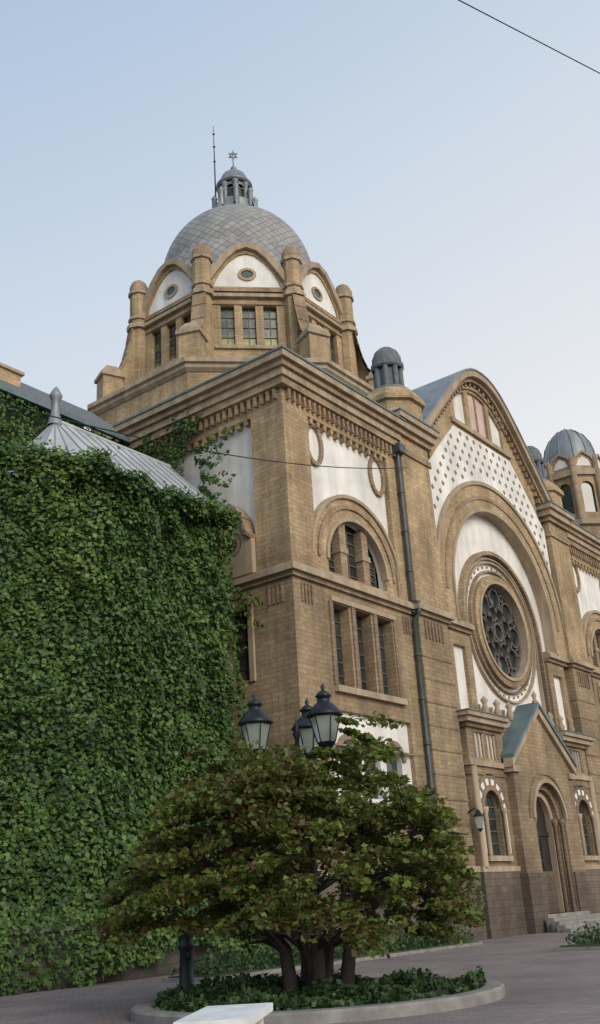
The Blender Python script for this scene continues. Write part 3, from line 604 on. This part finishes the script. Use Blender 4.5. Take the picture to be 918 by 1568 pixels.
for i in range(520):
    a=random.uniform(0,6.283); rr=math.sqrt(random.random()); z=random.random()
    rx=3.5*(1+.09*math.sin(3*a+1)+.07*math.sin(7*a))
    dx,dy=rx*rr*math.cos(a),rx*rr*math.sin(a); lat=dx*rv[0]+dy*rv[1]
    zt=1.95+2.75*max(0,1-rr**2.4)**.6+.28*math.sin(5*a+rr*6)+.95*math.exp(-((lat-1.75)/.75)**2)*(1-rr**3)+.4*math.exp(-((lat+1.9)/.6)**2)*(1-rr**3)
    zb=1.05+.7*(1-rr)+.25*math.sin(4*a)+.45*max(0,min(1,(-lat-1.2)/1.2))
    if zt<zb+.2: zt=zb+.2
    Z_=zb+(zt-zb)*(1-(1-z)**1.4*.97)
    x=cxr+dx; y=cyr+dy
    n=int(random.uniform(60,170)); R_=random.uniform(.22,.58)
    q=rng.normal(size=(n,3)); q/=np.linalg.norm(q,axis=1)[:,None]; q*=(rng.random(n)**.5)[:,None]
    out=np.array([math.cos(a),math.sin(a)]); droop=-.28*(q[:,0]*out[0]+q[:,1]*out[1])-.1
    c=np.stack([x+q[:,0]*R_,y+q[:,1]*R_,Z_+q[:,2]*R_*.3+droop*R_],1)
    LC.append(c); LN.append(np.array([0,0,.9])+rng.normal(size=(n,3))*.55)
leaves('crown_leaves','maple',np.concatenate(LC),np.concatenate(LN),.11*np.ones(1),tree)
# ------------------------------------------------------------------ street lamp
lm=Part('street_lamp'); LX,LY=-12.45,-9.45
lathe(lm,'iron',LX,LY,[(.28,.0),(.28,.35),(.2,.45),(.16,.9),(.18,1.0),(.1,1.1),(.08,2.4),(.11,2.5),(.07,2.6),(.055,4.6),(.09,4.7),(.05,4.85),(.05,5.1),(.09,5.2),(.03,5.4),(0,5.6)],16)
for k in range(3):
    a=math.atan2(.78,-.62)+math.radians(12+120*k); c_,s_=math.cos(a),math.sin(a); Ra=.9
    pts=[(LX+c_*t_,LY+s_*t_,z) for t_,z in ((.05,4.3),(.3,4.12),(.6,4.2),(.82,4.45),(.9,4.78))]
    tube(lm,'iron',pts,.035,8)
    tube(lm,'iron',[(LX+c_*t_,LY+s_*t_,z) for t_,z in ((.05,4.75),(.25,4.7),(.45,4.5),(.4,4.3),(.28,4.35))],.022,6)
    lx,ly=LX+c_*Ra,LY+s_*Ra
    lathe(lm,'iron',lx,ly,[(.03,4.7),(.1,4.76),(.18,4.86),(.2,4.9)],6,False); lathe(lm,'lglass',lx,ly,[(.19,4.9),(.32,5.42)],6,False)
    for j in range(6):
        b_=j*math.pi/3; tube(lm,'iron',[(lx+.195*math.cos(b_),ly+.195*math.sin(b_),4.9),(lx+.33*math.cos(b_),ly+.33*math.sin(b_),5.44)],.016,4)
    lathe(lm,'iron',lx,ly,[(.33,5.42),(.4,5.45),(.36,5.52),(.24,5.66),(.14,5.74),(.14,5.84),(.19,5.86),(.11,5.95),(.03,6.0),(.05,6.06),(0,6.16)],12)
lm.build()
bo=Part('drinking_fountain_post'); lathe(bo,'iron',-11.0,-4.6,[(.26,0),(.26,.12),(.18,.2),(.15,.9),(.2,.98),(.2,1.08),(.15,1.15),(.2,1.25),(.19,1.4),(.1,1.52),(.0,1.58)],16); tube(bo,'iron',[(-11.0,-4.6,.85),(-11.2,-4.85,.85),(-11.25,-4.92,.75)],.04,6); bo.build()
be=Part('stone_bench'); ang=math.atan2(-.52,-.85)
def TB(x,y,z): return (-19.09+x*math.cos(ang)-y*math.sin(ang),-13.21+x*math.sin(ang)+y*math.cos(ang),z)
box(be,'bench',-1.0,1.0,-.46,.46,.42,.52,TB); box(be,'bench',-.75,-.5,-.36,.36,0,.42,TB); box(be,'bench',.5,.75,-.36,.36,0,.42,TB)
be.build()
wi=Part('overhead_wire'); A0=Vector((-16.8,-17.5,17.0)); B0=Vector((-12.3,-18.6,17.9)); D0=B0-A0; tube(wi,'iron',[A0-D0*8,A0-D0*4,A0,B0,B0+D0*4,B0+D0*8],.012,5); wi.build()
wc=Part('overhead_wire'); a_=Vector((-12.35,-1.0,16.0)); b_=Vector((9.1,-.45,21.4)); dd=b_-a_
tube(wc,'iron',[a_+dd*t-Vector((0,0,.55*4*t*(1-t))) for t in np.linspace(-.12,1,24)],.022,5); wc.build()
# ------------------------------------------------------------------ light
W=bpy.data.worlds.new("World"); S.world=W; W.use_nodes=True; nt=W.node_tree
sk=nt.nodes.new('ShaderNodeTexSky'); sk.sky_type='NISHITA'; sk.sun_disc=False
sel,saz=math.radians(26),math.radians(200)
sk.sun_elevation=sel; sk.sun_rotation=saz; sk.dust_density=3; sk.ozone_density=1.2
tc=nt.nodes.new('ShaderNodeTexCoord'); dt=nt.nodes.new('ShaderNodeVectorMath'); dt.operation='DOT_PRODUCT'; dt.inputs[1].default_value=(.3,-.2,-1)
nt.links.new(tc.outputs['Generated'],dt.inputs[0])
mr=nt.nodes.new('ShaderNodeMapRange'); mr.inputs[1].default_value=-.82; mr.inputs[2].default_value=-.2; mr.inputs[3].default_value=0; mr.inputs[4].default_value=1; nt.links.new(dt.outputs['Value'],mr.inputs[0])
hz=ramp(nt,mr.outputs[0],[(0,(.43,.57,.77)),(.5,(.69,.78,.88)),(1,(.94,.94,.945))])
hz=mix(nt,hz,(10.,10.,10.),1.,'MULTIPLY')
cc=mix(nt,sk.outputs[0],hz,.88)
nt.links.new(cc,nt.nodes['Background'].inputs[0]); nt.nodes['Background'].inputs[1].default_value=.1
sl=bpy.data.lights.new('sun','SUN'); sl.energy=2.2; sl.angle=math.radians(35); sl.color=(1,.92,.80)
so=bpy.data.objects.new('sun',sl); S.collection.objects.link(so)
dv=Vector((math.sin(saz)*math.cos(sel),math.cos(saz)*math.cos(sel),math.sin(sel))); so.rotation_euler=dv.to_track_quat('Z','Y').to_euler()
S.view_settings.view_transform='Standard'; S.view_settings.look='None'; S.view_settings.exposure=0
# ------------------------------------------------------------------ camera
yaw,pitch,roll=[math.radians(a) for a in (36.89,21.76,-3.63)]
fw=Vector((math.cos(yaw)*math.cos(pitch),math.sin(yaw)*math.cos(pitch),math.sin(pitch))); r=Vector((math.sin(yaw),-math.cos(yaw),0)); u=r.cross(fw)
r,u=r*math.cos(roll)+u*math.sin(roll),-r*math.sin(roll)+u*math.cos(roll)
cd=bpy.data.cameras.new('camera'); cam=bpy.data.objects.new('camera',cd); S.collection.objects.link(cam)
mt=Matrix((r,u,-fw)).transposed().to_4x4(); mt.translation=Vector((-29.64,-22.82,1.7)); cam.matrix_world=mt
cd.sensor_fit='VERTICAL'; cd.sensor_height=36; cd.lens=1517/1568*36; cd.clip_end=3000; cd.clip_start=.1
S.camera=cam
